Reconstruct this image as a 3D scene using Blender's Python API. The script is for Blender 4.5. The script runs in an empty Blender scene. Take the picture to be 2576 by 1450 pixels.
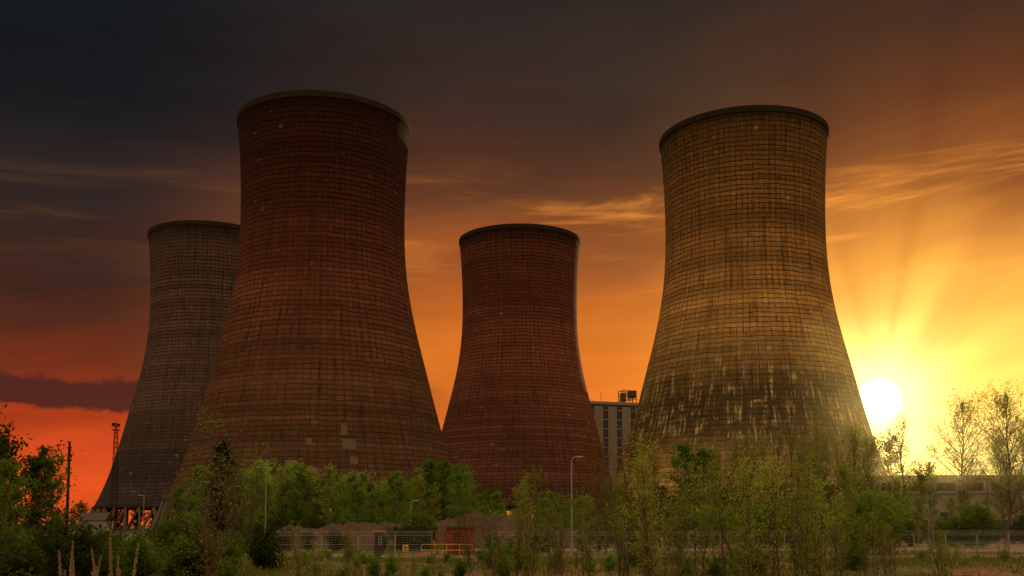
import bpy, math, random
import numpy as np
from mathutils import Vector, noise as mnoise
R=random.Random(7)
scene=bpy.context.scene
scene.view_settings.view_transform='Standard'
scene.view_settings.look='None'
scene.view_settings.exposure=0
COL=scene.collection
CAMH=3.0
def lin(h):
    h=h.lstrip('#'); o=[]
    for i in (0,2,4):
        c=int(h[i:i+2],16)/255
        o.append(c/12.92 if c<=.04045 else ((c+.055)/1.055)**2.4)
    return (o[0],o[1],o[2],1)
# ---------------------------------------------------------------- nodes
class T:
    def __init__(s,tree): s.t=tree; tree.nodes.clear()
    def new(s,k,**kw):
        n=s.t.nodes.new(k)
        for a,b in kw.items(): setattr(n,a,b)
        return n
    def put(s,sock,v):
        if v is None: return
        if isinstance(v,bpy.types.NodeSocket): s.t.links.new(v,sock)
        else:
            if isinstance(v,tuple) and len(v)==3 and sock.type=='RGBA': v=(*v,1)
            sock.default_value=v
    def m(s,op,a,b=None,c=None,clamp=False):
        n=s.new('ShaderNodeMath',operation=op); n.use_clamp=clamp
        s.put(n.inputs[0],a); s.put(n.inputs[1],b); s.put(n.inputs[2],c)
        return n.outputs[0]
    def mix(s,f,a,b,mode='MIX'):
        n=s.new('ShaderNodeMix'); n.data_type='RGBA'; n.blend_type=mode
        s.put(n.inputs[0],f); s.put(n.inputs[6],a); s.put(n.inputs[7],b)
        return n.outputs[2]
    def scale(s,c,f):
        n=s.new('ShaderNodeVectorMath',operation='SCALE'); s.put(n.inputs[0],c); s.put(n.inputs[3],f); return n.outputs[0]
    def add(s,a,b):
        n=s.new('ShaderNodeVectorMath',operation='ADD'); s.put(n.inputs[0],a); s.put(n.inputs[1],b); return n.outputs[0]
    def xyz(s,a,b,c):
        n=s.new('ShaderNodeCombineXYZ'); s.put(n.inputs[0],a); s.put(n.inputs[1],b); s.put(n.inputs[2],c); return n.outputs[0]
    def noise(s,v,sc,det=4,rough=.55,dist=0):
        n=s.new('ShaderNodeTexNoise'); s.put(n.inputs['Vector'],v); n.inputs['Scale'].default_value=sc
        n.inputs['Detail'].default_value=det; n.inputs['Roughness'].default_value=rough; n.inputs['Distortion'].default_value=dist
        return n.outputs['Fac']
    def ss(s,v,a,b,lo=0.,hi=1.):
        n=s.new('ShaderNodeMapRange'); n.interpolation_type='SMOOTHSTEP'; s.put(n.inputs[0],v)
        n.inputs[1].default_value=a; n.inputs[2].default_value=b; n.inputs[3].default_value=lo; n.inputs[4].default_value=hi
        return n.outputs[0]
    def ramp(s,v,stops):
        n=s.new('ShaderNodeValToRGB'); e=n.color_ramp.elements
        while len(e)<len(stops): e.new(.5)
        for i,(p,c) in enumerate(stops):
            e[i].position=p
        for i,(p,c) in enumerate(stops):
            e[i].color=c
        s.put(n.inputs[0],v); return n.outputs[0]
    def white(s,v):
        n=s.new('ShaderNodeTexWhiteNoise'); s.put(n.inputs['Vector'],v); return n.outputs['Value']
# ---------------------------------------------------------------- world
SAZ,SEL=math.radians(20.36),math.radians(6.66)
SD=Vector((math.sin(SAZ)*math.cos(SEL),math.cos(SAZ)*math.cos(SEL),math.sin(SEL)))
w=bpy.data.worlds.new("World"); scene.world=w; w.use_nodes=True
t=T(w.node_tree)
tc=t.new('ShaderNodeTexCoord'); D=tc.outputs['Generated']
sp=t.new('ShaderNodeSeparateXYZ'); t.put(sp.inputs[0],D); X,Y,Z=sp.outputs
az=t.m('ARCTAN2',X,Y)
hyp=t.m('SQRT',t.m('ADD',t.m('MULTIPLY',X,X),t.m('MULTIPLY',Y,Y)))
sa=t.m('DIVIDE',X,hyp)
c1=t.xyz(t.m('MULTIPLY',az,3.0),t.m('ADD',t.m('MULTIPLY',Z,13.),t.m('MULTIPLY',az,-1.6)),1.7)
n1=t.noise(c1,1.0,4,.5,.5)
c2=t.xyz(t.m('MULTIPLY',az,4.),t.m('ADD',t.m('MULTIPLY',Z,26.),t.m('MULTIPLY',az,-1.)),4.2)
n2=t.noise(c2,1.0,5,.55,.6)
zz=t.m('ADD',Z,t.m('ADD',t.m('MULTIPLY',t.m('SUBTRACT',n1,.5),.13),t.m('MULTIPLY',t.m('SUBTRACT',n2,.5),.06)))
zr=t.m('MULTIPLY',zz,2.)
L=t.ramp(zr,[(0,lin('e8561e')),(.13,lin('d84a1c')),(.21,lin('a83814')),(.29,lin('742d14')),(.37,lin('532716')),(.46,lin('3f231a')),(.58,lin('2f221e')),(.68,lin('221d1d')),(.78,lin('141518')),(.94,lin('15181d'))])
Mi=t.ramp(zr,[(0,lin('ff9c3c')),(.2,lin('ea7222')),(.3,lin('e2741f')),(.4,lin('d26e1e')),(.48,lin('b96021')),(.55,lin('995022')),(.63,lin('744020')),(.71,lin('4e2d1d')),(.8,lin('39271f')),(.94,lin('2c2420'))])
Ri=t.ramp(zr,[(0,lin('ffe888')),(.2,lin('fac850')),(.3,lin('eeaa3c')),(.4,lin('e09230')),(.5,lin('cf7c2a')),(.57,lin('b56828')),(.64,lin('82401e')),(.73,lin('622f1b')),(.83,lin('4b2a1d')),(.94,lin('38261e'))])
c=t.mix(t.ss(sa,-.40,-.02),L,Mi)
c=t.mix(t.ss(sa,.10,.44),c,Ri)
c=t.scale(c,t.m('ADD',.60,t.m('MULTIPLY',n2,.78)))
c3=t.xyz(t.m('MULTIPLY',az,3.2),t.m('ADD',t.m('MULTIPLY',Z,34.),t.m('MULTIPLY',az,-.8)),9.1)
n3=t.noise(c3,1.0,5,.6,.5)
st=t.m('MULTIPLY',t.ss(n3,.49,.72),t.m('MULTIPLY',t.ss(Z,.205,.28),t.ss(Z,.35,.31)))
st=t.m('MULTIPLY',st,t.ss(sa,-.35,.15,.07,.8))
c=t.add(c,t.scale(lin('d8842f')[:3],st))
zn=t.m('ADD',Z,t.m('MULTIPLY',t.m('SUBTRACT',t.noise(t.xyz(t.m('MULTIPLY',az,22.),t.m('MULTIPLY',Z,26.),2.),1.,5,.6),.5),.034))
bk=t.m('MULTIPLY',t.ss(zn,.102,.108),t.ss(zn,.140,.131))
bk=t.m('MULTIPLY',bk,t.ss(sa,.0,-.28,0.,.92))
c=t.mix(bk,c,lin('46201a'))
vd=t.new('ShaderNodeVectorMath',operation='DOT_PRODUCT'); t.put(vd.inputs[0],D); vd.inputs[1].default_value=SD
cs=vd.outputs['Value']; om=t.m('SUBTRACT',1.,cs)
g0=t.m('EXPONENT',t.m('MULTIPLY',om,-50.))
g1=t.m('EXPONENT',t.m('MULTIPLY',om,-170.))
g2=t.m('EXPONENT',t.m('MULTIPLY',om,-900.))
right=SD.cross(Vector((0,0,1))).normalized(); up=right.cross(SD).normalized()
def dotp(v):
    q=t.new('ShaderNodeVectorMath',operation='DOT_PRODUCT'); t.put(q.inputs[0],D); q.inputs[1].default_value=v; return q.outputs['Value']
phi=t.m('ARCTAN2',dotp(right),dotp(up))
rn=t.noise(t.xyz(t.m('MULTIPLY',phi,3.4),3.3,0.),1.,2,.4)
ray=t.m('ADD',.66,t.m('MULTIPLY',t.ss(rn,.34,.68),.68))
glow=t.scale((.26,.11,.006),t.m('MULTIPLY',g0,ray))
glow=t.add(glow,t.scale((.66,.46,.10),t.m('MULTIPLY',g1,ray)))
glow=t.add(glow,t.scale((1.6,1.45,.6),g2))
disc=t.ss(cs,math.cos(math.radians(1.25)),math.cos(math.radians(.85)))
glow=t.add(glow,t.scale((3.,3.,2.4),disc))
c=t.add(c,glow)
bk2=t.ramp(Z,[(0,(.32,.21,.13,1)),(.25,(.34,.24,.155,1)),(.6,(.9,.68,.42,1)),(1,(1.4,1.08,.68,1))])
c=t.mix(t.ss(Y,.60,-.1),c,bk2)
c=t.mix(t.ss(Z,.56,.85),c,(1.75,1.36,.82,1))  # unseen sky behind and overhead, brightened as added fill light
nis=t.new('ShaderNodeTexSky',sky_type='NISHITA'); nis.sun_disc=False; nis.sun_elevation=SEL; nis.sun_rotation=SAZ
c=t.add(c,t.scale(nis.outputs[0],.001))
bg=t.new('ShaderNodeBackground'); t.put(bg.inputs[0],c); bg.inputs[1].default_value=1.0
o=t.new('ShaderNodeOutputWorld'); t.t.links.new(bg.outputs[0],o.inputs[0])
# ---------------------------------------------------------------- sun
sl=bpy.data.lights.new('sun','SUN'); sl.energy=3.4; sl.angle=math.radians(.8); sl.color=(1,.70,.30)
so=bpy.data.objects.new('sun',sl); COL.objects.link(so)
LA,LE=math.radians(23.6),math.radians(3.4)
so.rotation_euler=Vector((math.sin(LA)*math.cos(LE),math.cos(LA)*math.cos(LE),math.sin(LE))).to_track_quat('Z','Y').to_euler()
# ---------------------------------------------------------------- camera
cam=bpy.data.cameras.new('camera'); co=bpy.data.objects.new('camera',cam); COL.objects.link(co)
co.location=(0,0,CAMH); co.rotation_euler=(math.radians(94),0,0)
cam.lens=34.94; cam.sensor_width=36; cam.shift_y=.163; cam.clip_end=9000; scene.camera=co
# ---------------------------------------------------------------- helpers
def mat(name,rough=.9):
    m=bpy.data.materials.new(name); m.use_nodes=True; return m
def simple(name,col,rough=.8,var=.25,sc=1.5,metal=0):
    m=mat(name); t=T(m.node_tree)
    b=t.new('ShaderNodeBsdfPrincipled'); b.inputs['Roughness'].default_value=rough; b.inputs['Metallic'].default_value=metal
    if rough>=.8: b.inputs['Specular IOR Level'].default_value=.05
    g=t.new('ShaderNodeTexCoord').outputs['Object']
    n=t.noise(g,sc,6,.68)
    t.put(b.inputs['Base Color'],t.scale(col,t.m('ADD',1-var,t.m('MULTIPLY',n,2*var))))
    o=t.new('ShaderNodeOutputMaterial'); t.t.links.new(b.outputs[0],o.inputs[0]); return m
class MB:
    def __init__(s): s.v=[];s.f=[];s.m=[];s.n=0
    def addm(s,v,f,m=0):
        v=np.asarray(v,float); f=np.asarray(f,int)
        s.v.append(v); s.f+= (f+s.n).tolist(); s.m+=[m]*len(f); s.n+=len(v)
    def box(s,c,d,m=0,rot=0.):
        x,y,z=d[0]/2,d[1]/2,d[2]/2
        v=np.array([(-x,-y,-z),(x,-y,-z),(x,y,-z),(-x,y,-z),(-x,-y,z),(x,-y,z),(x,y,z),(-x,y,z)])
        if rot:
            cr,sr=math.cos(rot),math.sin(rot); v=np.stack([v[:,0]*cr-v[:,1]*sr,v[:,0]*sr+v[:,1]*cr,v[:,2]],1)
        s.addm(v+np.array(c),[(0,3,2,1),(4,5,6,7),(0,1,5,4),(1,2,6,5),(2,3,7,6),(3,0,4,7)],m)
    def tube(s,P,Rr,k=5,m=0,cap=False):
        P=np.asarray(P,float); n=len(P)
        if np.isscalar(Rr): Rr=[Rr]*n
        d=P[-1]-P[0]; d=d/(np.linalg.norm(d)+1e-9)
        a=np.array([0,0,1.]) if abs(d[2])<.9 else np.array([1.,0,0])
        u=np.cross(d,a); u/=np.linalg.norm(u); w_=np.cross(d,u)
        an=np.arange(k)*2*math.pi/k
        ring=np.outer(np.cos(an),u)+np.outer(np.sin(an),w_)
        V=np.concatenate([P[i]+ring*Rr[i] for i in range(n)])
        F=[(i*k+j,i*k+(j+1)%k,(i+1)*k+(j+1)%k,(i+1)*k+j) for i in range(n-1) for j in range(k)]
        s.addm(V,F,m)
        if cap:
            for b0 in (0,(n-1)*k):
                base=s.n-n*k+b0; s.f.append([base+j for j in range(k)]); s.m.append(m)
    def quads(s,C,S,rng,m=0,asp=1.,flat=0.):
        n=len(C)
        if n==0: return
        a=rng.normal(size=(n,3)); a/=np.linalg.norm(a,axis=1)[:,None]
        b=rng.normal(size=(n,3)); b=np.cross(a,b); b/=np.linalg.norm(b,axis=1)[:,None]
        S=np.asarray(S)[:,None]*.5
        V=np.stack([C-a*S,C-b*S*.62*asp,C+a*S,C+b*S*.62*asp],1).reshape(-1,3)
        F=np.arange(4*n).reshape(-1,4); s.addm(V,F,m)
    def mesh(s,name,mats,smooth=False):
        me=bpy.data.meshes.new(name); V=np.concatenate(s.v)
        me.from_pydata(V.tolist(),[],s.f)
        for a in mats: me.materials.append(a)
        me.polygons.foreach_set('material_index',s.m)
        if smooth: me.polygons.foreach_set('use_smooth',[True]*len(me.polygons))
        me.update(); return me
    def obj(s,name,mats,loc=(0,0,0),smooth=False,parent=None):
        me=s.mesh(name,mats,smooth); ob=bpy.data.objects.new(name,me); ob.location=loc
        COL.objects.link(ob)
        if parent: ob.parent=parent
        return ob
def empty(name,loc=(0,0,0)):
    e=bpy.data.objects.new(name,None); e.location=loc; COL.objects.link(e); return e
def inst(me,name,loc,rz=0.,s=1.,sz=None,parent=None):
    ob=bpy.data.objects.new(name,me); ob.location=loc; ob.rotation_euler=(0,0,rz); ob.scale=(s,s,sz or s); COL.objects.link(ob)
    if parent: ob.parent=parent
    return ob
# ---------------------------------------------------------------- ground
def gh(x,y):
    k=max(0.,min(1.,(80-y)/8.))*max(0.,min(1.,(y+5)/12.))
    n=mnoise.fractal(Vector((x*.09,y*.09,0)),1.,2.,4)
    return k*(.35*n+.15*mnoise.noise(Vector((x*.6,y*.6,3)))+.35*math.exp(-((y-66)/5.)**2))
def axis(lo,hi,n,p):
    u=np.linspace(-1,1,n); v=np.sign(u)*np.abs(u)**p
    return np.where(v<0,-v*lo,v*hi)
gx=axis(-4000,4000,221,3.2); gy=60+axis(-1200,7000,261,3.4)
V=[(x,y,gh(x,y)) for y in gy for x in gx]; nx=len(gx)
F=[(j*nx+i,j*nx+i+1,(j+1)*nx+i+1,(j+1)*nx+i) for j in range(len(gy)-1) for i in range(nx-1)]
mg=mat('ground_soil'); t=T(mg.node_tree); P=t.new('ShaderNodeTexCoord').outputs['Object']
b=t.new('ShaderNodeBsdfPrincipled'); b.inputs['Roughness'].default_value=.95; b.inputs['Specular IOR Level'].default_value=.05
na=t.noise(P,.06,6,.6); nb=t.noise(P,1.3,6,.7); nc=t.noise(P,9.,3,.7)
col=t.mix(t.ss(nb,.35,.65),(.13,.052,.028),(.25,.12,.065))
col=t.mix(t.ss(t.m('ADD',na,t.m('MULTIPLY',t.m('SUBTRACT',nb,.5),.5)),.50,.60),col,(.07,.08,.022))
col=t.scale(col,t.m('ADD',.45,t.m('MULTIPLY',nc,.95)))
t.put(b.inputs['Base Color'],col)
bp=t.new('ShaderNodeBump'); bp.inputs['Strength'].default_value=.8; bp.inputs['Distance'].default_value=.2; t.put(bp.inputs['Height'],nb); t.t.links.new(bp.outputs[0],b.inputs['Normal'])
o=t.new('ShaderNodeOutputMaterial'); t.t.links.new(b.outputs[0],o.inputs[0])
g=MB(); g.addm(V,F); g.obj('ground',[mg],smooth=True)
masph=simple('asphalt_worn',(.17,.115,.08),.85,.35,.6)
mconc=simple('concrete_yard',(.21,.135,.085),.9,.5,.12)
mkerb=simple('kerb_concrete',(.26,.20,.15),.9)
mpaint=simple('road_paint',(.5,.44,.35),.7)
def ribbon(pts,wd,z,name,m,kerb=False):
    P=[Vector((a,b_,0)) for a,b_ in pts]; Q=[]
    for i in range(len(P)-1):
        p0=P[max(i-1,0)];p1=P[i];p2=P[i+1];p3=P[min(i+2,len(P)-1)]
        for k in range(12):
            u=k/12.; Q.append(.5*((2*p1)+(p2-p0)*u+(2*p0-5*p1+4*p2-p3)*u*u+(3*p1-p0-3*p2+p3)*u**3))
    Q.append(P[-1]); nn=[]
    for i,q in enumerate(Q):
        d=(Q[min(i+1,len(Q)-1)]-Q[max(i-1,0)]).normalized(); nn.append(Vector((-d.y,d.x,0)))
    def strip(o0,o1,z0,z1,mb,m):
        V=[]
        for q,n in zip(Q,nn): a=q+n*o0; c_=q+n*o1; V+= [(a.x,a.y,z0),(c_.x,c_.y,z1)]
        mb.addm(V,[(2*i,2*i+2,2*i+3,2*i+1) for i in range(len(Q)-1)],m)
    mb=MB(); strip(-wd/2,wd/2,z,z,mb,0)
    if kerb:
        for s in (-1,1):
            a=s*wd/2; c_=s*(wd/2+.2)
            strip(a,a,z-.02,.12,mb,1); strip(a,c_,.12,.12,mb,1); strip(c_,c_,.12,-.02,mb,1)
        for i in range(0,len(Q)-1,2):
            q,n,q2,n2_=Q[i],nn[i],Q[i+1],nn[i+1]
            mb.addm([(q+n*.06).to_tuple()[:2]+(z+.004,),(q-n*.06).to_tuple()[:2]+(z+.004,),(q2-n2_*.06).to_tuple()[:2]+(z+.004,),(q2+n2_*.06).to_tuple()[:2]+(z+.004,)],[(0,1,2,3)],2)
    return mb.obj(name,[m,mkerb,mpaint])
ribbon([(-130,330),(-94,240),(-56,150),(-34,113),(-20,96),(-4,90),(25,90),(60,92),(120,95),(220,100)],7,.012,'road',masph,True)
g=MB(); g.addm([(-10,106,.008),(170,106,.008),(190,175,.008),(-4,140,.008)],[(0,1,2,3)]); g.obj('concrete_yard',[mconc])
# ---------------------------------------------------------------- cooling towers
PROF=[(9,40.2),(11.5,38.9),(14,37.7),(21.5,34.9),(30,32.5),(38,30.4),(46,28.4),(54,26.3),(62,24.5),(70,23.2),(78,22.5),(85,22.3),(92,22.35),(100,22.6),(107,23.05),(113.2,23.6)]
ph=np.array([p[0] for p in PROF]); pr=np.array([p[1] for p in PROF])
def prof(h):
    return float(np.mean([np.interp(h+o_,ph,pr) for o_ in (-3,-2,-1,0,1,2,3)])) if 13<h<110 else float(np.interp(h,ph,pr))
NC=96; RH=1.3
def tower_mat(name,base,low,stain,st_lo,st_hi,st_amt,light,light_amt,topdark,seed):
    m=mat(name); t=T(m.node_tree)
    uv=t.new('ShaderNodeUVMap').outputs[0]
    s_=t.new('ShaderNodeSeparateXYZ'); t.put(s_.inputs[0],uv); u,v,_=s_.outputs
    wob=t.noise(t.xyz(t.m('MULTIPLY',u,.3),t.m('MULTIPLY',v,.3),seed),1.,4,.7)
    uu=t.m('ADD',u,t.m('MULTIPLY',wob,.6)); vv=t.m('ADD',v,t.m('MULTIPLY',wob,.9))
    fu=t.m('ABSOLUTE',t.m('SUBTRACT',t.m('FRACT',uu),.5)); fv=t.m('ABSOLUTE',t.m('SUBTRACT',t.m('FRACT',vv),.5))
    cell=t.white(t.xyz(t.m('FLOOR',uu),t.m('FLOOR',vv),seed))
    rowr=t.white(t.xyz(t.m('FLOOR',vv),seed,3.))
    band=t.noise(t.xyz(t.m('MULTIPLY',u,.02),t.m('MULTIPLY',v,.22),seed+2),1.,4,.6)
    big=t.noise(t.xyz(t.m('MULTIPLY',u,.06),t.m('MULTIPLY',v,.05),seed),1.,5,.6)
    med=t.noise(t.xyz(t.m('MULTIPLY',u,.5),t.m('MULTIPLY',v,.5),seed+3),1.,5,.65)
    fine=t.noise(t.xyz(t.m('MULTIPLY',u,2.6),t.m('MULTIPLY',v,3.4),seed+9),1.,4,.75)
    strk=t.noise(t.xyz(t.m('MULTIPLY',u,1.1),t.m('MULTIPLY',v,.06),seed+5),1.,6,.7)
    strk2=t.noise(t.xyz(t.m('MULTIPLY',u,2.2),t.m('MULTIPLY',v,.11),seed+15),1.,5,.7)
    h=t.m('MULTIPLY',v,RH)
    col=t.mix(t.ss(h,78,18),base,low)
    col=t.scale(col,t.m('ADD',.4,t.m('MULTIPLY',big,1.2)))
    col=t.scale(col,t.m('ADD',.92,t.m('MULTIPLY',cell,.16)))
    col=t.scale(col,t.m('ADD',.84,t.m('MULTIPLY',rowr,.32)))
    col=t.scale(col,t.m('ADD',.40,t.m('MULTIPLY',band,1.2)))
    col=t.scale(col,t.m('ADD',.35,t.m('MULTIPLY',med,1.3)))
    col=t.scale(col,t.m('ADD',.3,t.m('MULTIPLY',fine,1.4)))
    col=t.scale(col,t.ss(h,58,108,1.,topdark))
    col=t.mix(t.m('MULTIPLY',t.ss(t.m('ADD',strk,t.m('MULTIPLY',t.m('SUBTRACT',med,.5),.5)),.48,.68),.55),col,stain)
    zone=t.m('MULTIPLY',t.ss(t.m('ADD',h,t.m('MULTIPLY',strk2,26)),st_lo,st_lo+9),t.ss(t.m('ADD',h,t.m('MULTIPLY',strk,22)),st_hi+16,st_hi))
    zone=t.m('MULTIPLY',zone,t.ss(t.m('ADD',big,t.m('MULTIPLY',med,.3)),.45,.62,.45,1.))
    col=t.mix(t.m('MULTIPLY',zone,st_amt),col,stain)
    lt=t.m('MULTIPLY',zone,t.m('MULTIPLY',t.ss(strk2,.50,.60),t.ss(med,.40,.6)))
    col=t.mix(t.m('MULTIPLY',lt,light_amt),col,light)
    pp=t.m('MULTIPLY',t.m('GREATER_THAN',cell,.955),t.ss(med,.52,.62))
    col=t.mix(t.m('MULTIPLY',pp,.35),col,light)
    gl=t.m('MAXIMUM',t.m('MULTIPLY',t.ss(fv,.34,.46),t.ss(fine,.34,.56,.3,1.)),t.m('MULTIPLY',t.ss(fu,.38,.47),t.ss(t.m('ADD',med,t.m('MULTIPLY',t.m('SUBTRACT',fine,.5),.6)),.40,.58,.05,.9)))
    gl=t.m('MULTIPLY',gl,t.m('MULTIPLY',t.ss(h,10,95,.65,1.),t.ss(big,.35,.6,.6,1.)))
    col=t.mix(gl,col,t.scale(stain,.35))
    col=t.mix(t.m('MULTIPLY',t.ss(t.m('ADD',h,t.m('MULTIPLY',strk,10)),111,118),.8),col,t.scale(stain,.6))
    b=t.new('ShaderNodeBsdfPrincipled'); b.inputs['Roughness'].default_value=.95; b.inputs['Specular IOR Level'].default_value=.04
    t.put(b.inputs['Base Color'],col)
    bp=t.new('ShaderNodeBump'); bp.inputs['Strength'].default_value=.9; bp.inputs['Distance'].default_value=.15
    t.put(bp.inputs['Height'],t.m('SUBTRACT',t.m('MULTIPLY',med,.8),gl)); t.t.links.new(bp.outputs[0],b.inputs['Normal'])
    o=t.new('ShaderNodeOutputMaterial'); t.t.links.new(b.outputs[0],o.inputs[0]); return m
mcol=simple('column_concrete',(.10,.072,.055),.9,.3)
mdark=simple('tower_dark_rim',(.030,.020,.014),.98,.3,.4)
mpatch=simple('patch_concrete',(.12,.08,.05),.9,.5,.9)
def tower(x,y,m,patches=()):
    e=empty('cooling_tower',(x,y,0)); NS=144
    th0=math.atan2(-y,-x)
    hs=[9]+list(np.linspace(10,113.2,78))
    me=bpy.data.meshes.new('shell'); V=[];UV=[]
    for h in hs:
        r=prof(h)
        for j in range(NS+1):
            a=th0+math.pi+2*math.pi*j/NS; V.append((r*math.cos(a),r*math.sin(a),h)); UV.append((NC*j/NS,h/RH))
    n=NS+1; F=[(i*n+j,i*n+j+1,(i+1)*n+j+1,(i+1)*n+j) for i in range(len(hs)-1) for j in range(NS)]
    me.from_pydata(V,[],F); ul=me.uv_layers.new(name='UVMap')
    idx=np.zeros(len(me.loops),int); me.loops.foreach_get('vertex_index',idx)
    ul.data.foreach_set('uv',np.array(UV)[idx].ravel()); me.materials.append(m)
    me.polygons.foreach_set('use_smooth',[True]*len(me.polygons)); me.update()
    ob=bpy.data.objects.new('shell',me); COL.objects.link(ob); ob.parent=e
    def lathe(pf,name,mm):
        V=[(r*math.cos(2*math.pi*j/NS),r*math.sin(2*math.pi*j/NS),h) for r,h in pf for j in range(NS)]
        F=[(i*NS+j,i*NS+(j+1)%NS,(i+1)*NS+(j+1)%NS,(i+1)*NS+j) for i in range(len(pf)-1) for j in range(NS)]
        q=MB(); q.addm(V,F); q.obj(name,[mm],parent=e,smooth=False)
    lathe([(23.5,112.2),(23.78,112.4),(23.88,113.9),(23.2,113.9),(22.9,112.5)],'rim_ring',mdark)
    lathe([(prof(h)-.5,h) for h in list(np.linspace(112.5,9,30))]+[(40.2,8.7),(40.6,8.7),(40.6,9.4),(40.1,9.5)],'inner_wall',mdark)
    q=MB(); K=44
    for i in range(K):
        a0=2*math.pi*i/K; 
        for s in (-1,1):
            a1=a0+s*math.pi/K
            q.tube([(44*math.cos(a1),44*math.sin(a1),0),(40.3*math.cos(a0),40.3*math.sin(a0),8.8)],.42,6)
    q.obj('support_columns',[mcol],parent=e)
    lathe([(46,0),(46,1.3),(45.6,1.3),(45.6,.1)],'basin_wall',mcol)
    if patches:
        q=MB()
        for (da,h,wd,hh) in patches:
            ns=6; V=[]
            for k in range(ns+1):
                r=prof(h)+.06; r2=prof(h+hh)+.06; a=th0+math.radians(da)+(k/ns)*wd/prof(h)
                V+=[(r*math.cos(a),r*math.sin(a),h),(r2*math.cos(a),r2*math.sin(a),h+hh)]
            q.addm(V,[(2*k,2*k+2,2*k+3,2*k+1) for k in range(ns)])
        q.obj('repair_patches',[mpatch],parent=e)
    return e
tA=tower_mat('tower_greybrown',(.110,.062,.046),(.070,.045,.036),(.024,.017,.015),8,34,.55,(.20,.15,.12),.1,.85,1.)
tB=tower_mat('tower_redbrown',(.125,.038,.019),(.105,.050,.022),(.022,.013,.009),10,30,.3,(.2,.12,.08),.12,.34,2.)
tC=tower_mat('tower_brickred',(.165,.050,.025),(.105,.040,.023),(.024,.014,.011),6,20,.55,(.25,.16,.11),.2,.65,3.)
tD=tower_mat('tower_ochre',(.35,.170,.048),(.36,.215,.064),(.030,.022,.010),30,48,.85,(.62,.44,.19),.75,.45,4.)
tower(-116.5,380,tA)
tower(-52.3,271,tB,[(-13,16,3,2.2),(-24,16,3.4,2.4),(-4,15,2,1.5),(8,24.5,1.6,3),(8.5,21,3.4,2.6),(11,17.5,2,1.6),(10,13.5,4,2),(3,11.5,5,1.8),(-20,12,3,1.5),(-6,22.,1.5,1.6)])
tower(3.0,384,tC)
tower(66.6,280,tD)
# ---------------------------------------------------------------- buildings
mclad=simple('cladding_pale',(.24,.19,.14),.8,.15,.2)
mglass=simple('window_dark',(.02,.022,.025),.25,.2,1)
mframe=simple('grey_trim',(.10,.078,.062),.8,.2,1)
def boiler_house():
    e=empty('power_station_building',(24,440,0)); e.rotation_euler=(0,0,math.radians(17))
    q=MB(); q.box((30,15,28.5),(60,30,57)); q.obj('core',[mframe],parent=e)
    q=MB(); 
    x=0.
    for i in range(9):
        q.box((x+2.1,-.25,28),(4.2,.5,56)); x+=6.7
    for k in range(13): q.box((30,-.06,4+4.2*k),(59.8,.14,.5))
    q.box((30,15,57.6),(60.8,30.8,1.2)); q.obj('cladding',[mclad],parent=e)
    q=MB(); x=0
    for i in range(9):
        for k in range(13): q.box((x+5.45,-.1,6.2+4.2*k),(2.3,.16,3.4))
        for k in range(4): q.box((x+.5+k*1.05,-.52,28),(.08,.06,55.5))
        x+=6.7
    q.obj('windows',[mglass],parent=e)
    q=MB(); 
    for i in range(3):
        q.box((28+i*3.5,6,61),(.3,.3,6)); q.box((28+i*3.5,2,61),(.3,.3,6))
    for z in (60,62,64): q.box((31.5,2,z),(7.4,.3,.3)); q.box((31.5,6,z),(7.4,.3,.3))
    q.box((33.5,4,62.4),(3,3,3.2)); q.box((29.3,4,61),(2,2.6,4)); q.obj('roof_plant',[mframe],parent=e)
    q=MB(); q.tube([(6,3,58),(6,3,66)],.12,4); q.tube([(18,3,58),(18,3,63)],.1,4); q.obj('aerials',[mframe],parent=e)
boiler_house()
mshed=simple('shed_cladding',(.24,.20,.13),.8,.25,.25)
def shed(name,x,y,wd,dp,h,rot=0.,bays=8):
    e=empty(name,(x,y,0)); e.rotation_euler=(0,0,rot)
    q=MB(); q.box((0,0,h/2),(wd,dp,h)); q.obj('walls',[mshed],parent=e)
    q=MB(); q.box((0,0,h+.2),(wd+.8,dp+.8,.4)); 
    for i in range(bays+1): q.box((-wd/2+wd*i/bays,-dp/2-.12,h/2-.1),(.35,.26,h-.3))
    q.box((0,-dp/2-.06,h*.72),(wd-.4,.12,.3)); q.obj('roof_and_frames',[mframe],parent=e)
    q=MB()
    for i in range(bays):
        cx=-wd/2+wd*(i+.5)/bays
        q.box((cx,-dp/2-.04,h*.84),(wd/bays*.7,.1,h*.13))
        if i%3==1: q.box((cx,-dp/2-.04,2.),(wd/bays*.6,.1,4))
        else: q.box((cx,-dp/2-.04,h*.35),(wd/bays*.5,.1,h*.14))
    q.obj('windows_and_doors',[mglass],parent=e)
shed('warehouse',112,232,60,24,13.5,math.radians(-3),10)
shed('brick_office_building',112,172,30,14,12.2,math.radians(4),7)
mwhite=simple('render_white',(.26,.21,.17),.8,.1); mtile=simple('roof_tile',(.08,.05,.04),.9)
e=empty('white_house',(-140,335,0)); q=MB(); q.box((0,0,2.2),(9,7,4.4)); q.obj('walls',[mwhite],parent=e)
q=MB(); q.addm([(-4.8,-3.9,4.4),(4.8,-3.9,4.4),(4.8,3.9,4.4),(-4.8,3.9,4.4),(-4.8,0,7),(4.8,0,7)],[(0,1,5,4),(2,3,4,5)]); q.f+= [[q.n-6,q.n-2,q.n-3],[q.n-5,q.n-4,q.n-1]]; q.m+=[0,0]; q.obj('roof',[mtile],parent=e)
q=MB(); [q.box((xx,-3.52,2.4),(1.1,.08,1.3)) for xx in (-3,0,3)]; q.obj('windows',[mglass],parent=e)
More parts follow.
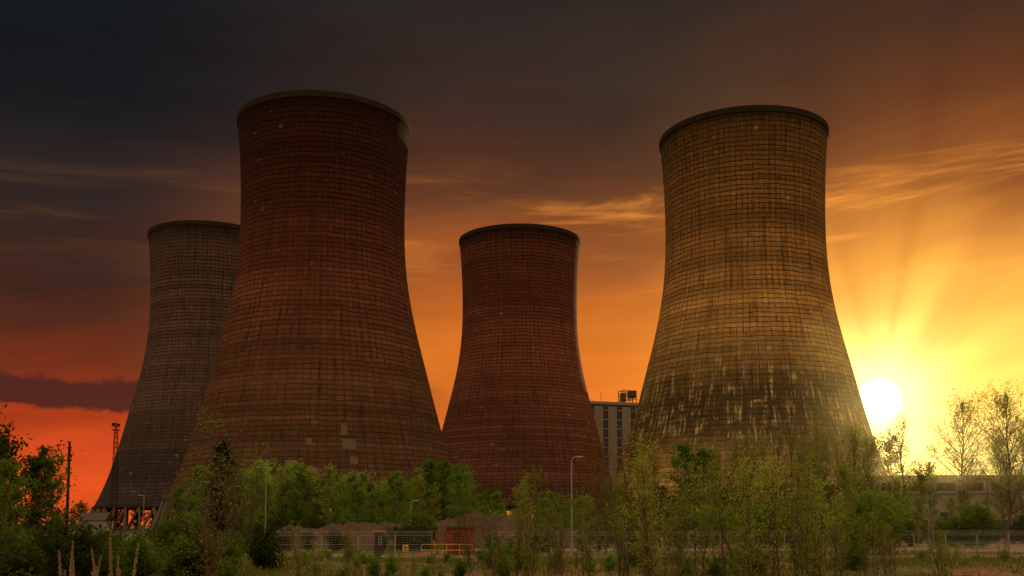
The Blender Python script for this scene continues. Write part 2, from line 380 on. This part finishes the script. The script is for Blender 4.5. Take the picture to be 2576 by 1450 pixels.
# brick hut + kiosk
mbrick=mat('brick_red'); t=T(mbrick.node_tree); P=t.new('ShaderNodeTexCoord').outputs['Object']
sx=t.new('ShaderNodeSeparateXYZ'); t.put(sx.inputs[0],P)
br=t.new('ShaderNodeTexBrick'); t.put(br.inputs['Vector'],t.xyz(t.m('ADD',sx.outputs[0],sx.outputs[1]),sx.outputs[2],0.)); br.inputs['Scale'].default_value=2.2
br.inputs['Color1'].default_value=(.34,.075,.03,1); br.inputs['Color2'].default_value=(.22,.045,.025,1); br.inputs['Mortar'].default_value=(.10,.06,.045,1)
b=t.new('ShaderNodeBsdfPrincipled'); b.inputs['Roughness'].default_value=.9; b.inputs['Specular IOR Level'].default_value=.05; t.t.links.new(br.outputs[0],b.inputs['Base Color']); o=t.new('ShaderNodeOutputMaterial'); t.t.links.new(b.outputs[0],o.inputs[0])
e=empty('brick_hut',(-5.0,97,0)); e.rotation_euler=(0,0,math.radians(-14))
q=MB(); q.box((0,1.2,1.35),(2.0,.22,2.7)); q.box((-.95,0,1.35),(.22,2.2,2.7)); q.box((.95,0,1.35),(.22,2.2,2.7)); q.box((-.62,-1.1,1.35),(.6,.22,2.7)); q.box((.62,-1.1,1.35),(.6,.22,2.7)); q.box((0,-1.1,2.45),(.66,.2,.5)); q.obj('walls',[mbrick],parent=e)
q=MB(); q.box((0,0,2.8),(2.6,2.9,.16)); q.box((0,-1.02,1.1),(.62,.06,2.2)); q.obj('roof_and_door',[mframe],parent=e)
q=MB()
for xx in (-1.3,-2.6): q.box((xx,-1.,1.15),(.12,.12,2.3))
q.box((-1.95,-1.,2.33),(1.6,.14,.12)); q.box((-1.95,.6,2.33),(1.6,.14,.12)); [q.box((xx,.6,1.15),(.12,.12,2.3)) for xx in (-1.3,-2.6)]
for k in range(9): q.box((0,-1.235,.35+.26*k),(1.86,.05,.07))
q.obj('side_frame_and_lattice',[mbrick],parent=e)
mblack=simple('kiosk_dark_paint',(.02,.02,.02),.4,.2); mpale=simple('kiosk_panes',(.36,.36,.32),.3,.1); morg=simple('kiosk_top_orange',(.45,.12,.04),.6,.1)
e=empty('telephone_kiosk',(-13.3,100,0)); q=MB(); q.box((0,0,1.2),(.86,.86,2.2),0); q.box((0,0,.06),(.98,.98,.12),0); q.box((0,0,2.5),(.9,.9,.1),0)
q.box((0,0,2.37),(.92,.92,.2),1)
for r_ in range(4):
    for c_ in range(2): q.box((.02+.24*c_,-.435,1.0+.27*r_),(.12,.03,.16),2)
q.box((0,-.44,.5),(.5,.03,.35),0); q.obj('cabinet',[mblack,morg,mpale],parent=e)
# ---------------------------------------------------------------- gravel heap
def heap():
    V=[];nx_,ny_=200,60
    for j in range(ny_):
        for i in range(nx_):
            x=-36+50*i/(nx_-1); y=122+22*j/(ny_-1)
            ex=min(1,max(0,(x+35)/5))*min(1,max(0,(13-x)/7)); ey=math.sin(math.pi*j/(ny_-1))
            hgt=2.7+1.2*math.exp(-((x+4)/9.)**2)-.3*math.sin(x*.4)
            z=-.2+ex*min(1,ey*1.15)*hgt*(1+.25*mnoise.fractal(Vector((x*.3,y*.3,1)),1.,2.,5))+.35*ex*mnoise.noise(Vector((x*1.2,y*1.2,1)))
            V.append((x,y,z))
    F=[(j*nx_+i,j*nx_+i+1,(j+1)*nx_+i+1,(j+1)*nx_+i) for j in range(ny_-1) for i in range(nx_-1)]
    q=MB(); q.addm(V,F); q.obj('gravel_mound',[simple('gravel',(.070,.038,.027),.95,.9,2.4)])
heap()
# ---------------------------------------------------------------- poles, lamps, mast, fences
mgalv=simple('galvanised_steel',(.27,.24,.2),.5,.15,1,.3); mwood=simple('creosoted_wood',(.025,.016,.012),.9)
mlens=simple('lamp_lens',(.55,.52,.45),.3,.05)
def lamp(x,y,h,side=1,arm=1.2):
    q=MB(); q.tube([(0,0,0),(0,0,1.3)],.13,8,0,True); q.tube([(0,0,1.3),(0,0,h-.3)],[.085,.06],8)
    q.tube([(0,0,h-.3),(side*.1,0,h-.05),(side*.35,0,h+.03),(side*arm*.6,0,h+.05)],.05,6)
    q.addm([(side*(arm*.5),-.14,h),(side*(arm+.15),-.1,h+.04),(side*(arm+.15),.1,h+.04),(side*(arm*.5),.14,h),(side*(arm*.5),-.12,h+.16),(side*(arm+.05),-.08,h+.13),(side*(arm+.05),.08,h+.13),(side*(arm*.5),.12,h+.16)],
           [(4,5,6,7),(0,1,5,4),(1,2,6,5),(2,3,7,6),(3,0,4,7)],0)
    q.addm([(side*(arm*.5),-.13,h-.01),(side*(arm+.1),-.09,h+.03),(side*(arm+.1),.09,h+.03),(side*(arm*.5),.13,h-.01)],[(0,1,2,3)],1)
    q.obj('street_lamp',[mgalv,mlens],(x,y,0))
lamp(-26,105,9.,-1,1.0); lamp(5.7,95,9.4,1,1.0); lamp(44,115,8.9,1,1.0); lamp(-36.6,120,8.1,-1,.9); lamp(-12.2,120,5.8,1,.8); lamp(-74,200,8.8,-1,1.); lamp(60,142,7.4,1,1.)
q=MB(); q.tube([(0,0,0),(.05,0,11.2)],[.17,.12],9,0,True); q.box((0,0,11.3),(.3,.3,.12)); q.box((.1,-.15,10.7),(.5,.1,.1)); q.box((.2,0,9.9),(.12,.3,.35)); q.obj('telegraph_pole',[mwood],(-44.7,100,0))
q=MB(); Hm=17.3
for sx_,sy_ in ((-1,-1),(1,-1),(1,1),(-1,1)): q.tube([(sx_*.45,sy_*.45,0),(sx_*.2,sy_*.2,Hm)],.05,4)
nb_=22
for i in range(nb_):
    z0=Hm*i/nb_; z1=Hm*(i+1)/nb_; r0=.45-.25*i/nb_; r1=.45-.25*(i+1)/nb_
    cs_=[(-1,-1),(1,-1),(1,1),(-1,1)]
    for k in range(4):
        a=cs_[k]; b_=cs_[(k+1)%4]
        if i%2: a,b_=b_,a
        q.tube([(a[0]*r0,a[1]*r0,z0),(b_[0]*r1,b_[1]*r1,z1)],.028,3)
q.box((0,0,Hm),(.9,.9,.12)); q.tube([(0,0,Hm),(0,0,Hm+.6)],.1,6)
q.box((-.3,-.2,Hm+.8),(.5,.4,.45)); q.box((.35,-.1,Hm+.75),(.4,.4,.35)); q.box((0,0,Hm+.45),(1.1,.12,.12)); q.tube([(0,0,Hm+.9),(0,0,Hm+1.5)],.04,4)
q.obj('floodlight_mast',[mwood],(-60,150,0))
mfp=simple('fence_post_concrete',(.30,.23,.17),.9,.25); mwire=simple('fence_wire',(.20,.18,.15),.5,.1,1,.4)
def fence(name,pts,h=1.9,sp=3.,crank=1):
    q=MB()
    for (x0,y0),(x1,y1) in zip(pts[:-1],pts[1:]):
        Ln=math.hypot(x1-x0,y1-y0); n=max(1,int(Ln/sp)); dx,dy=(x1-x0)/Ln,(y1-y0)/Ln; nx_,ny_=dy*crank,-dx*crank
        for i in range(n+1):
            px_,py_=x0+dx*Ln*i/n,y0+dy*Ln*i/n
            q.tube([(px_,py_,-.2),(px_,py_,h),(px_+nx_*.12+dx*.05,py_+ny_*.12,h+.2),(px_+nx_*.42+.2,py_+ny_*.42,h+.42)],[.085,.08,.07,.055],5,0,True)
            if i%6==3: q.tube([(px_+dx*.9,py_+dy*.9,-.1),(px_,py_,h*.8)],.06,4)
        for k in range(9): 
            z=.12+k*(h-.15)/8; q.tube([(x0,y0,z),(x1,y1,z)],.010 if k%4 else .020,3,1)
        for k in (1,2,3): q.tube([(x0+nx_*.14*k,y0+ny_*.14*k,h+.14*k),(x1+nx_*.14*k,y1+ny_*.14*k,h+.14*k)],.014,3,1)
        nv=int(Ln/.35)
        for i in range(nv): 
            px_,py_=x0+dx*Ln*i/nv,y0+dy*Ln*i/nv; q.tube([(px_,py_,.1),(px_,py_,h-.03)],.007,3,1)
    return q.obj(name,[mfp,mwire])
fence('chain_link_fence',[(-24,98),(-19,99.5),(-8,99.5)])
fence('chain_link_fence',[(-2,99.5),(8,101),(25,104),(60,107),(110,110)],1.9,3.2)
fence('chain_link_fence',[(-56,128),(-40,122),(-27,104)],1.7,3.)
myel=simple('yellow_paint',(.50,.36,.05),.5,.1)
q=MB()
for xx in (0,1.2,2.4,3.6,4.8): q.tube([(xx,0,0),(xx,0,1.1)],.025,5)
for z in (.55,1.1): q.tube([(0,0,z),(4.8,0,z)],.025,5)
q.obj('yellow_safety_railing',[myel],(-8.6,95.0,0))
def sign(x,y,z):
    q=MB(); q.tube([(0,.03,0),(0,.03,z+.4)],.03,5,1); q.box((0,0,z+.1),(.55,.03,.65),0)
    q.addm([(-.18,-.018,z+.08),(.18,-.018,z+.08),(0,-.018,z+.36)],[(0,1,2)],2); q.box((0,-.017,z-.08),(.4,.01,.08),2)
    q.obj('warning_sign',[myel,mgalv,mblack],(x,y,0))
sign(-10.3,96.5,.6); sign(-25.4,99,.5); 
q=MB()
for k in range(7): q.box((k*2.3,0,.55),(2.1,.05,.04)); q.box((k*2.3,0,1.1),(2.1,.05,.04)); [q.box((k*2.3-1+j*.25,0,.6),(.03,.03,1.1)) for j in range(9)]
q.obj('steel_barrier',[mgalv],(50,112.5,0))
# ---------------------------------------------------------------- vegetation
def leafmat(name,c1_,c2_,tr=.45,sc=.8):
    m=mat(name); t=T(m.node_tree); P=t.new('ShaderNodeTexCoord').outputs['Object']; oi=t.new('ShaderNodeObjectInfo').outputs['Random']
    n=t.noise(P,sc,3,.6); n2_=t.noise(P,7.,2,.6)
    f=t.m('ADD',t.m('MULTIPLY',n,.7),t.m('ADD',t.m('MULTIPLY',n2_,.5),t.m('MULTIPLY',oi,.3)))
    col=t.mix(t.ss(f,.45,1.05),c1_,c2_)
    d=t.new('ShaderNodeBsdfDiffuse'); t.put(d.inputs[0],col); tl=t.new('ShaderNodeBsdfTranslucent'); t.put(tl.inputs[0],t.mix(.5,col,t.scale(col,1.8)))
    mx=t.new('ShaderNodeMixShader'); mx.inputs[0].default_value=tr; t.t.links.new(d.outputs[0],mx.inputs[1]); t.t.links.new(tl.outputs[0],mx.inputs[2])
    o=t.new('ShaderNodeOutputMaterial'); t.t.links.new(mx.outputs[0],o.inputs[0]); return m
LG=leafmat('leaf_green',(.052,.088,.010),(.17,.25,.024))
LY=leafmat('leaf_yellowgreen',(.11,.13,.016),(.26,.28,.04))
LD=leafmat('leaf_dark',(.024,.036,.008),(.068,.088,.016))
LB=leafmat('leaf_bronze',(.13,.060,.013),(.22,.11,.024))
LK=leafmat('conifer_needles',(.010,.011,.006),(.028,.028,.012),.2)
BK=simple('bark',(.10,.062,.037),.95,.3,2.); BKL=simple('birch_bark',(.20,.16,.11),.9,.4,2.)
def tree_mesh(name,seed,H,cb,cr,nbr,ntw,nl,ls,up_,mats,tr=.012,stems=1,sig=.22,fine=0,top=.75):
    rng=np.random.default_rng(seed); q=MB(); LC=[]; 
    for s_i in range(stems):
        lean=rng.normal(size=2)*(.05 if stems==1 else .22)*H*.5; Hs=H*(1 if s_i==0 else rng.uniform(.6,.95))
        off=rng.normal(size=2)*(0 if stems==1 else .25)
        n=9; tt=np.linspace(0,1,n); wob=np.cumsum(rng.normal(size=(n,2))*.012*H,axis=0); wob-=wob[0]
        P=np.stack([off[0]+lean[0]*tt**1.5+wob[:,0],off[1]+lean[1]*tt**1.5+wob[:,1],Hs*tt],1)
        r0=tr*Hs; rad=r0*(1-tt)**.8+.006*H/8; q.tube(P,rad,6)
        for i in range(nbr):
            s=(i+rng.uniform(0,1))/nbr; tz=cb+(1-cb)*s*.97
            O=np.array([np.interp(tz,tt,P[:,k]) for k in range(3)])
            prof_=(math.sin(math.pi*min(1,(s*top+.14)))**.8)
            Lb=cr*prof_*rng.uniform(.5,1.25); a=i*2.4+rng.uniform(-.6,.6); el=up_+rng.normal()*.2+s*.35
            d=np.array([math.cos(a)*math.cos(el),math.sin(a)*math.cos(el),math.sin(el)])
            k=np.linspace(0,1,5)[:,None]; B=O+d*Lb*k+np.array([0,0,1])*Lb*.18*k**2+np.cumsum(rng.normal(size=(5,3))*.05*Lb,axis=0)*k
            rb=max(.008*H/8,rad[min(n-1,int(tz*(n-1)))]*.5); q.tube(B,np.linspace(rb,rb*.25,5),4)
            for j in range(ntw):
                u=rng.uniform(.2,1); Ob=np.array([np.interp(u,k[:,0],B[:,c_]) for c_ in range(3)])
                dd=d+rng.normal(size=3)*.75; dd[2]+=.3; dd/=np.linalg.norm(dd); Lt=Lb*rng.uniform(.22,.5)+.1
                Tw=np.array([Ob,Ob+dd*Lt*.5+rng.normal(size=3)*.05*Lt,Ob+dd*Lt]); q.tube(Tw,[rb*.28+.002,rb*.2+.002,rb*.08+.001],3)
                for f_ in range(fine):
                    v=rng.uniform(.15,1); Of=Ob+dd*Lt*v; df=dd+rng.normal(size=3)*.6; df/=np.linalg.norm(df); Lf=Lt*rng.uniform(.3,.7)
                    q.tube([Of,Of+df*Lf],[rb*.1+.003,rb*.05+.002],3)
                    if nl: LC.append(Of+df*Lf*rng.uniform(.3,1,(max(1,nl//3),1))+rng.normal(size=(max(1,nl//3),3))*sig*.3*Lt)
                if nl: 
                    v=rng.uniform(.1,1.15,(nl,1)); LC.append(Ob+dd*Lt*v+rng.normal(size=(nl,3))*sig*Lt)
    if LC:
        C=np.concatenate(LC); C=C[C[:,2]>.1]; q.quads(C,rng.uniform(.6,1.35,len(C))*ls,rng,1)
    return q.mesh(name,mats)
def conifer_mesh(seed,H,r):
    rng=np.random.default_rng(seed); q=MB(); q.tube([(0,0,0),(0,0,H)],[.2,.02],6)
    C=[]
    for i in range(190):
        s=rng.uniform(0.03,1)**.9; z=H*s; Lb=r*(1-s)**.6*rng.uniform(.5,1.2)+.2; a=rng.uniform(0,6.28); d=np.array([math.cos(a),math.sin(a),.45])
        q.tube([(0,0,z),d*Lb+np.array([0,0,z])],[.03,.008],3); C.append(np.array([0,0,z])+d*Lb*rng.uniform(.15,1.05,(60,1))+rng.normal(size=(60,3))*.19)
    C=np.concatenate(C); q.quads(C,rng.uniform(.12,.36,len(C)),rng,1,.6); return q.mesh('conifer',[BK,LK])
birch=[tree_mesh('birch',10+i,12,.16,3.1,32,8,16,.30,.55,[BKL,LG],.010,sig=.3,top=.82) for i in range(5)]
birchY=[tree_mesh('birchy',30+i,12,.22,2.5,30,8,11,.27,.8,[BKL,LY],.009) for i in range(3)]
dark=[tree_mesh('darktree',50+i,10,.1,3.4,34,9,13,.33,.5,[BK,LD],.014) for i in range(3)]
far=[tree_mesh('fartree',60+i,10,.05,3.6,18,5,12,.6,.5,[BK,LD],.014) for i in range(3)]
twig=[tree_mesh('twigtree',70+i,16,.18,4.0,36,7,4,.20,.85,[BK,LY],.010,fine=2) for i in range(4)]
bron=[tree_mesh('bronzetree',90+i,13,.12,3.4,36,7,5,.18,.85,[BK,LB],.010,fine=2) for i in range(3)]
bare=[tree_mesh('baretree',110+i,22,.2,6.8,44,9,9,.22,.75,[BK,LY],.012,fine=3) for i in range(3)]
bush=[tree_mesh('bushm',130+i,3.,.03,1.7,14,8,14,.17,.6,[BK,LG],.012,stems=4) for i in range(3)]
bushD=[tree_mesh('bushd',140+i,3.,.03,1.8,14,9,14,.17,.5,[BK,LD],.012,stems=4) for i in range(2)]
sap=[tree_mesh('sapling',150+i,6,.12,1.25,22,5,9,.10,.95,[BK,LY],.007,stems=2) for i in range(4)]
sapb=[tree_mesh('saplingbare',160+i,6.2,.15,1.6,26,5,2,.07,.85,[BK,LG],.007,stems=2,fine=2) for i in range(2)]
def place(lst,name,items,parent=None):
    for (x,y,s) in items:
        inst(R.choice(lst),name,(x,y,-.05),R.uniform(0,6.28),s,s*R.uniform(.95,1.05),parent)
def px(p,d): return (p-1288)/2500*d
def row(lst,name,x0,x1,d0,d1,n,s0,s1):
    e=empty(name)
    for i in range(n):
        x=x0+(x1-x0)*(i+R.uniform(-.2,1.2))/n; inst(R.choice(lst),'tree',(x,R.uniform(d0,d1),-.05),R.uniform(0,6.28),R.uniform(s0,s1),parent=e)
row(birch,'birch_woodland',-50,-7,146,172,42,.70,1.05)
row(birchY,'birch_woodland',-45,-8,144,150,7,.6,.9)
row(dark,'dark_thicket',-56,-5,176,190,22,.7,.95)
row(birch,'dark_thicket',-12,20,150,175,16,.5,.72)
row(bush,'shrub_belt',-50,12,144,148,30,.8,1.4)
row(twig,'young_woodland',32,55,142,165,20,.85,1.08)
row(birchY,'young_woodland',28,56,138,150,12,.7,1.0)
row(dark,'dark_thicket',14,60,152,175,18,.6,.9)
row(bush,'shrub_belt',10,62,124,140,40,.9,1.7)
row(birchY,'young_woodland',58,110,150,185,12,.45,.7)
row(bushD,'hedge',50,130,150,160,44,.8,1.2)
row(far,'distant_tree_line',-700,700,560,700,130,.9,1.5)
row(far,'distant_tree_line',-190,-120,350,420,26,.6,.9)
row(far,'distant_tree_line',90,260,300,420,30,.8,1.2)
place(bron,'bronze_budding_tree',[(11,118,.95),(13.5,122,1.05),(16,120,.88),(9.5,112,.7),(19,128,1.0)])
place(birch,'birch_tree',[(28,158,1.32),(31,160,1.25),(-7.5,148,.85)])
place(bare,'budding_poplar_tree',[(87,190,1.12),(94,185,.9),(73.5,148,.95),(82,166,.75),(77,140,.8)])
place(birchY,'slender_tree',[(74.6,192,1.62),(69.,195,1.5),(52,128,.8),(78,186,1.1)])
place(dark,'broadleaf_tree',[(-46.8,90,1.02),(-44.,92,.88),(-48.5,88,1.1),(-50,96,1.)])
place(birch,'birch_tree',[(-41.8,90,.76),(-43.8,86,.66)])
inst(conifer_mesh(5,11.5,2.8),'conifer_tree',(-30.6,105,0))
place(sapb,'bare_sapling',[(-9.1,30,1.0),(-26.5,100,1.6),(-28,101,1.5),(8.7,96,1.2),(-34,112,1.5)])
place(sap,'leafy_sapling',[(px(1655,44),44,1.1),(px(1630,40),40,.98),(px(1325,52),52,.92),(px(1290,50),50,.8),(px(1890,42),42,.95),(px(1950,46),46,1.0),(px(2000,40),40,.88),(px(2070,45),45,.85),(px(1760,48),48,.9),(px(1560,50),50,.8),(px(2110,42),42,.75),(px(1840,44),44,.85),(px(1700,40),40,.8),(px(1480,46),46,.72),(px(1390,48),48,.7),
   (px(750,50),50,.5),(px(880,52),52,.42),(px(2200,52),52,.62)])
row(sapb,'weedy_saplings',-2,24,46,62,22,.45,.72)
row(sap,'weedy_saplings',0,22,44,60,14,.4,.6)
row(sap,'weedy_saplings',-16,0,52,66,16,.18,.36)
row(sap,'weedy_saplings',22,40,56,74,16,.18,.34)
row(bush,'scrub',-1,22,50,70,16,.3,.6)
row(bush,'scrub',24,60,62,80,24,.15,.36)
row(bush,'bramble_thicket',-26,-15.5,40,56,18,.5,.75)
row(bushD,'bramble_thicket',-28,-15,40,66,26,.5,.85)
row(bush,'scrub',-15,0,50,76,26,.12,.36)
row(bushD,'dark_shrubs',-34,10,106,121,20,.3,.75)
place(bush,'round_bush',[(35.5,100,1.5),(37.5,101,1.7),(-11,112,1.2),(-9.6,112,1.1),(56,98,1.0)])
place(dark,'overhanging_shrub',[(-9.4,17.5,.33)])
# grass and weeds
rng=np.random.default_rng(3); q=MB()
def blades(n,x0,x1,y0,y1,h0,h1,m,th=-.02):
    xs=rng.uniform(x0,x1,n); ys=rng.uniform(y0,y1,n)
    kp=np.array([mnoise.noise(Vector((a*.16,b_*.16,0)))>th+R.uniform(-.25,.25) for a,b_ in zip(xs,ys)]); xs=xs[kp]; ys=ys[kp]
    n=len(xs); zs=np.array([gh(a,b_) for a,b_ in zip(xs,ys)]); hh=rng.uniform(h0,h1,n); a=rng.uniform(0,6.28,n); wd=rng.uniform(.02,.06,n)
    B=np.stack([xs,ys,zs-.03],1); dx=np.stack([np.cos(a)*wd,np.sin(a)*wd,0*a],1); tp=B+np.stack([rng.normal(size=n)*.3*hh,rng.normal(size=n)*.3*hh,hh],1)
    q.addm(np.stack([B-dx,B+dx,tp+dx*.2,tp-dx*.2],1).reshape(-1,3),np.arange(4*n).reshape(-1,4),m)
blades(76000,-42,48,34,85,.15,.55,0,-.08); blades(16000,-42,48,34,85,.2,.6,1); blades(14000,-60,-8,101,128,.15,.5,0); blades(14000,-8,110,97,112,.1,.35,0)
q.obj('grass',[leafmat('grass_green',(.06,.075,.015),(.15,.17,.03),.3,.2),leafmat('grass_dry',(.17,.10,.04),(.26,.17,.08),.3,.2)])
# rubble
q=MB()
for i in range(2600):
    x=R.uniform(-35,60); y=R.uniform(48,84); s=R.uniform(.04,.16)*(1.6 if R.random()<.05 else 1)
    ang=np.random.default_rng(i).uniform(.7,1.3,(6,1))
    v=np.array([(1,0,0),(0,1,0),(-1,0,0),(0,-1,0),(0,0,.8),(0,0,-.5)])*s*ang+np.array([x,y,gh(x,y)+s*.2])
    b0=q.n; q.v.append(v); q.n+=6
    for tri in ((0,1,4),(1,2,4),(2,3,4),(3,0,4)): q.f.append([b0+k for k in tri]); q.m.append(0)
q.obj('rubble',[simple('rubble_brick',(.24,.12,.075),.95,.5,.9)])
# pampas plumes
q=MB(); rng=np.random.default_rng(9)
for (bx,by) in ((-5.35,12.2),(-4.75,12.)):
    for i in range(6):
        a=R.uniform(0,6.28); sp_=R.uniform(.05,.32); hh=R.uniform(2.35,2.8)
        P=np.array([(bx,by,0),(bx+.4*sp_*math.cos(a),by+.4*sp_*math.sin(a),hh*.6),(bx+sp_*math.cos(a),by+sp_*math.sin(a),hh)])
        q.tube(P,[.008,.006,.004],4,0)
        k=rng.uniform(.0,1,(700,1)); C=P[1]+(P[2]-P[1])*(.45+.6*k)+rng.normal(size=(700,3))*np.array([.013,.013,.02])*(1.2-k); q.quads(C,rng.uniform(.015,.035,700),rng,0,.6)
q.obj('pampas_grass',[leafmat('pampas',(.28,.18,.10),(.40,.28,.16),.3)])
# ---------------------------------------------------------------- haze added to stand in for the sun's bloom, right side (denser towards its core)
mm=mat('bloom_haze_volume'); t=T(mm.node_tree)
vs=t.new('ShaderNodeVolumeScatter'); vs.inputs['Color'].default_value=(1,.90,.52,1); vs.inputs['Density'].default_value=.00030; vs.inputs['Anisotropy'].default_value=.70
o=t.new('ShaderNodeOutputMaterial'); t.t.links.new(vs.outputs[0],o.inputs['Volume'])
me_=empty('sun_bloom_haze')
for k,(cx,cy,rx,ry,rz) in enumerate([(128,165,104,128,58),(120,160,86,116,40),(108,152,76,105,26)]):
    bpy.ops.mesh.primitive_uv_sphere_add(segments=48,ring_count=24,location=(cx,cy,0))
    mo=bpy.context.object; mo.name='bloom_haze_layer_%d'%(k+1); mo.scale=(rx,ry,rz); mo.data.materials.append(mm); mo.parent=me_
print('objects',len(bpy.data.objects))
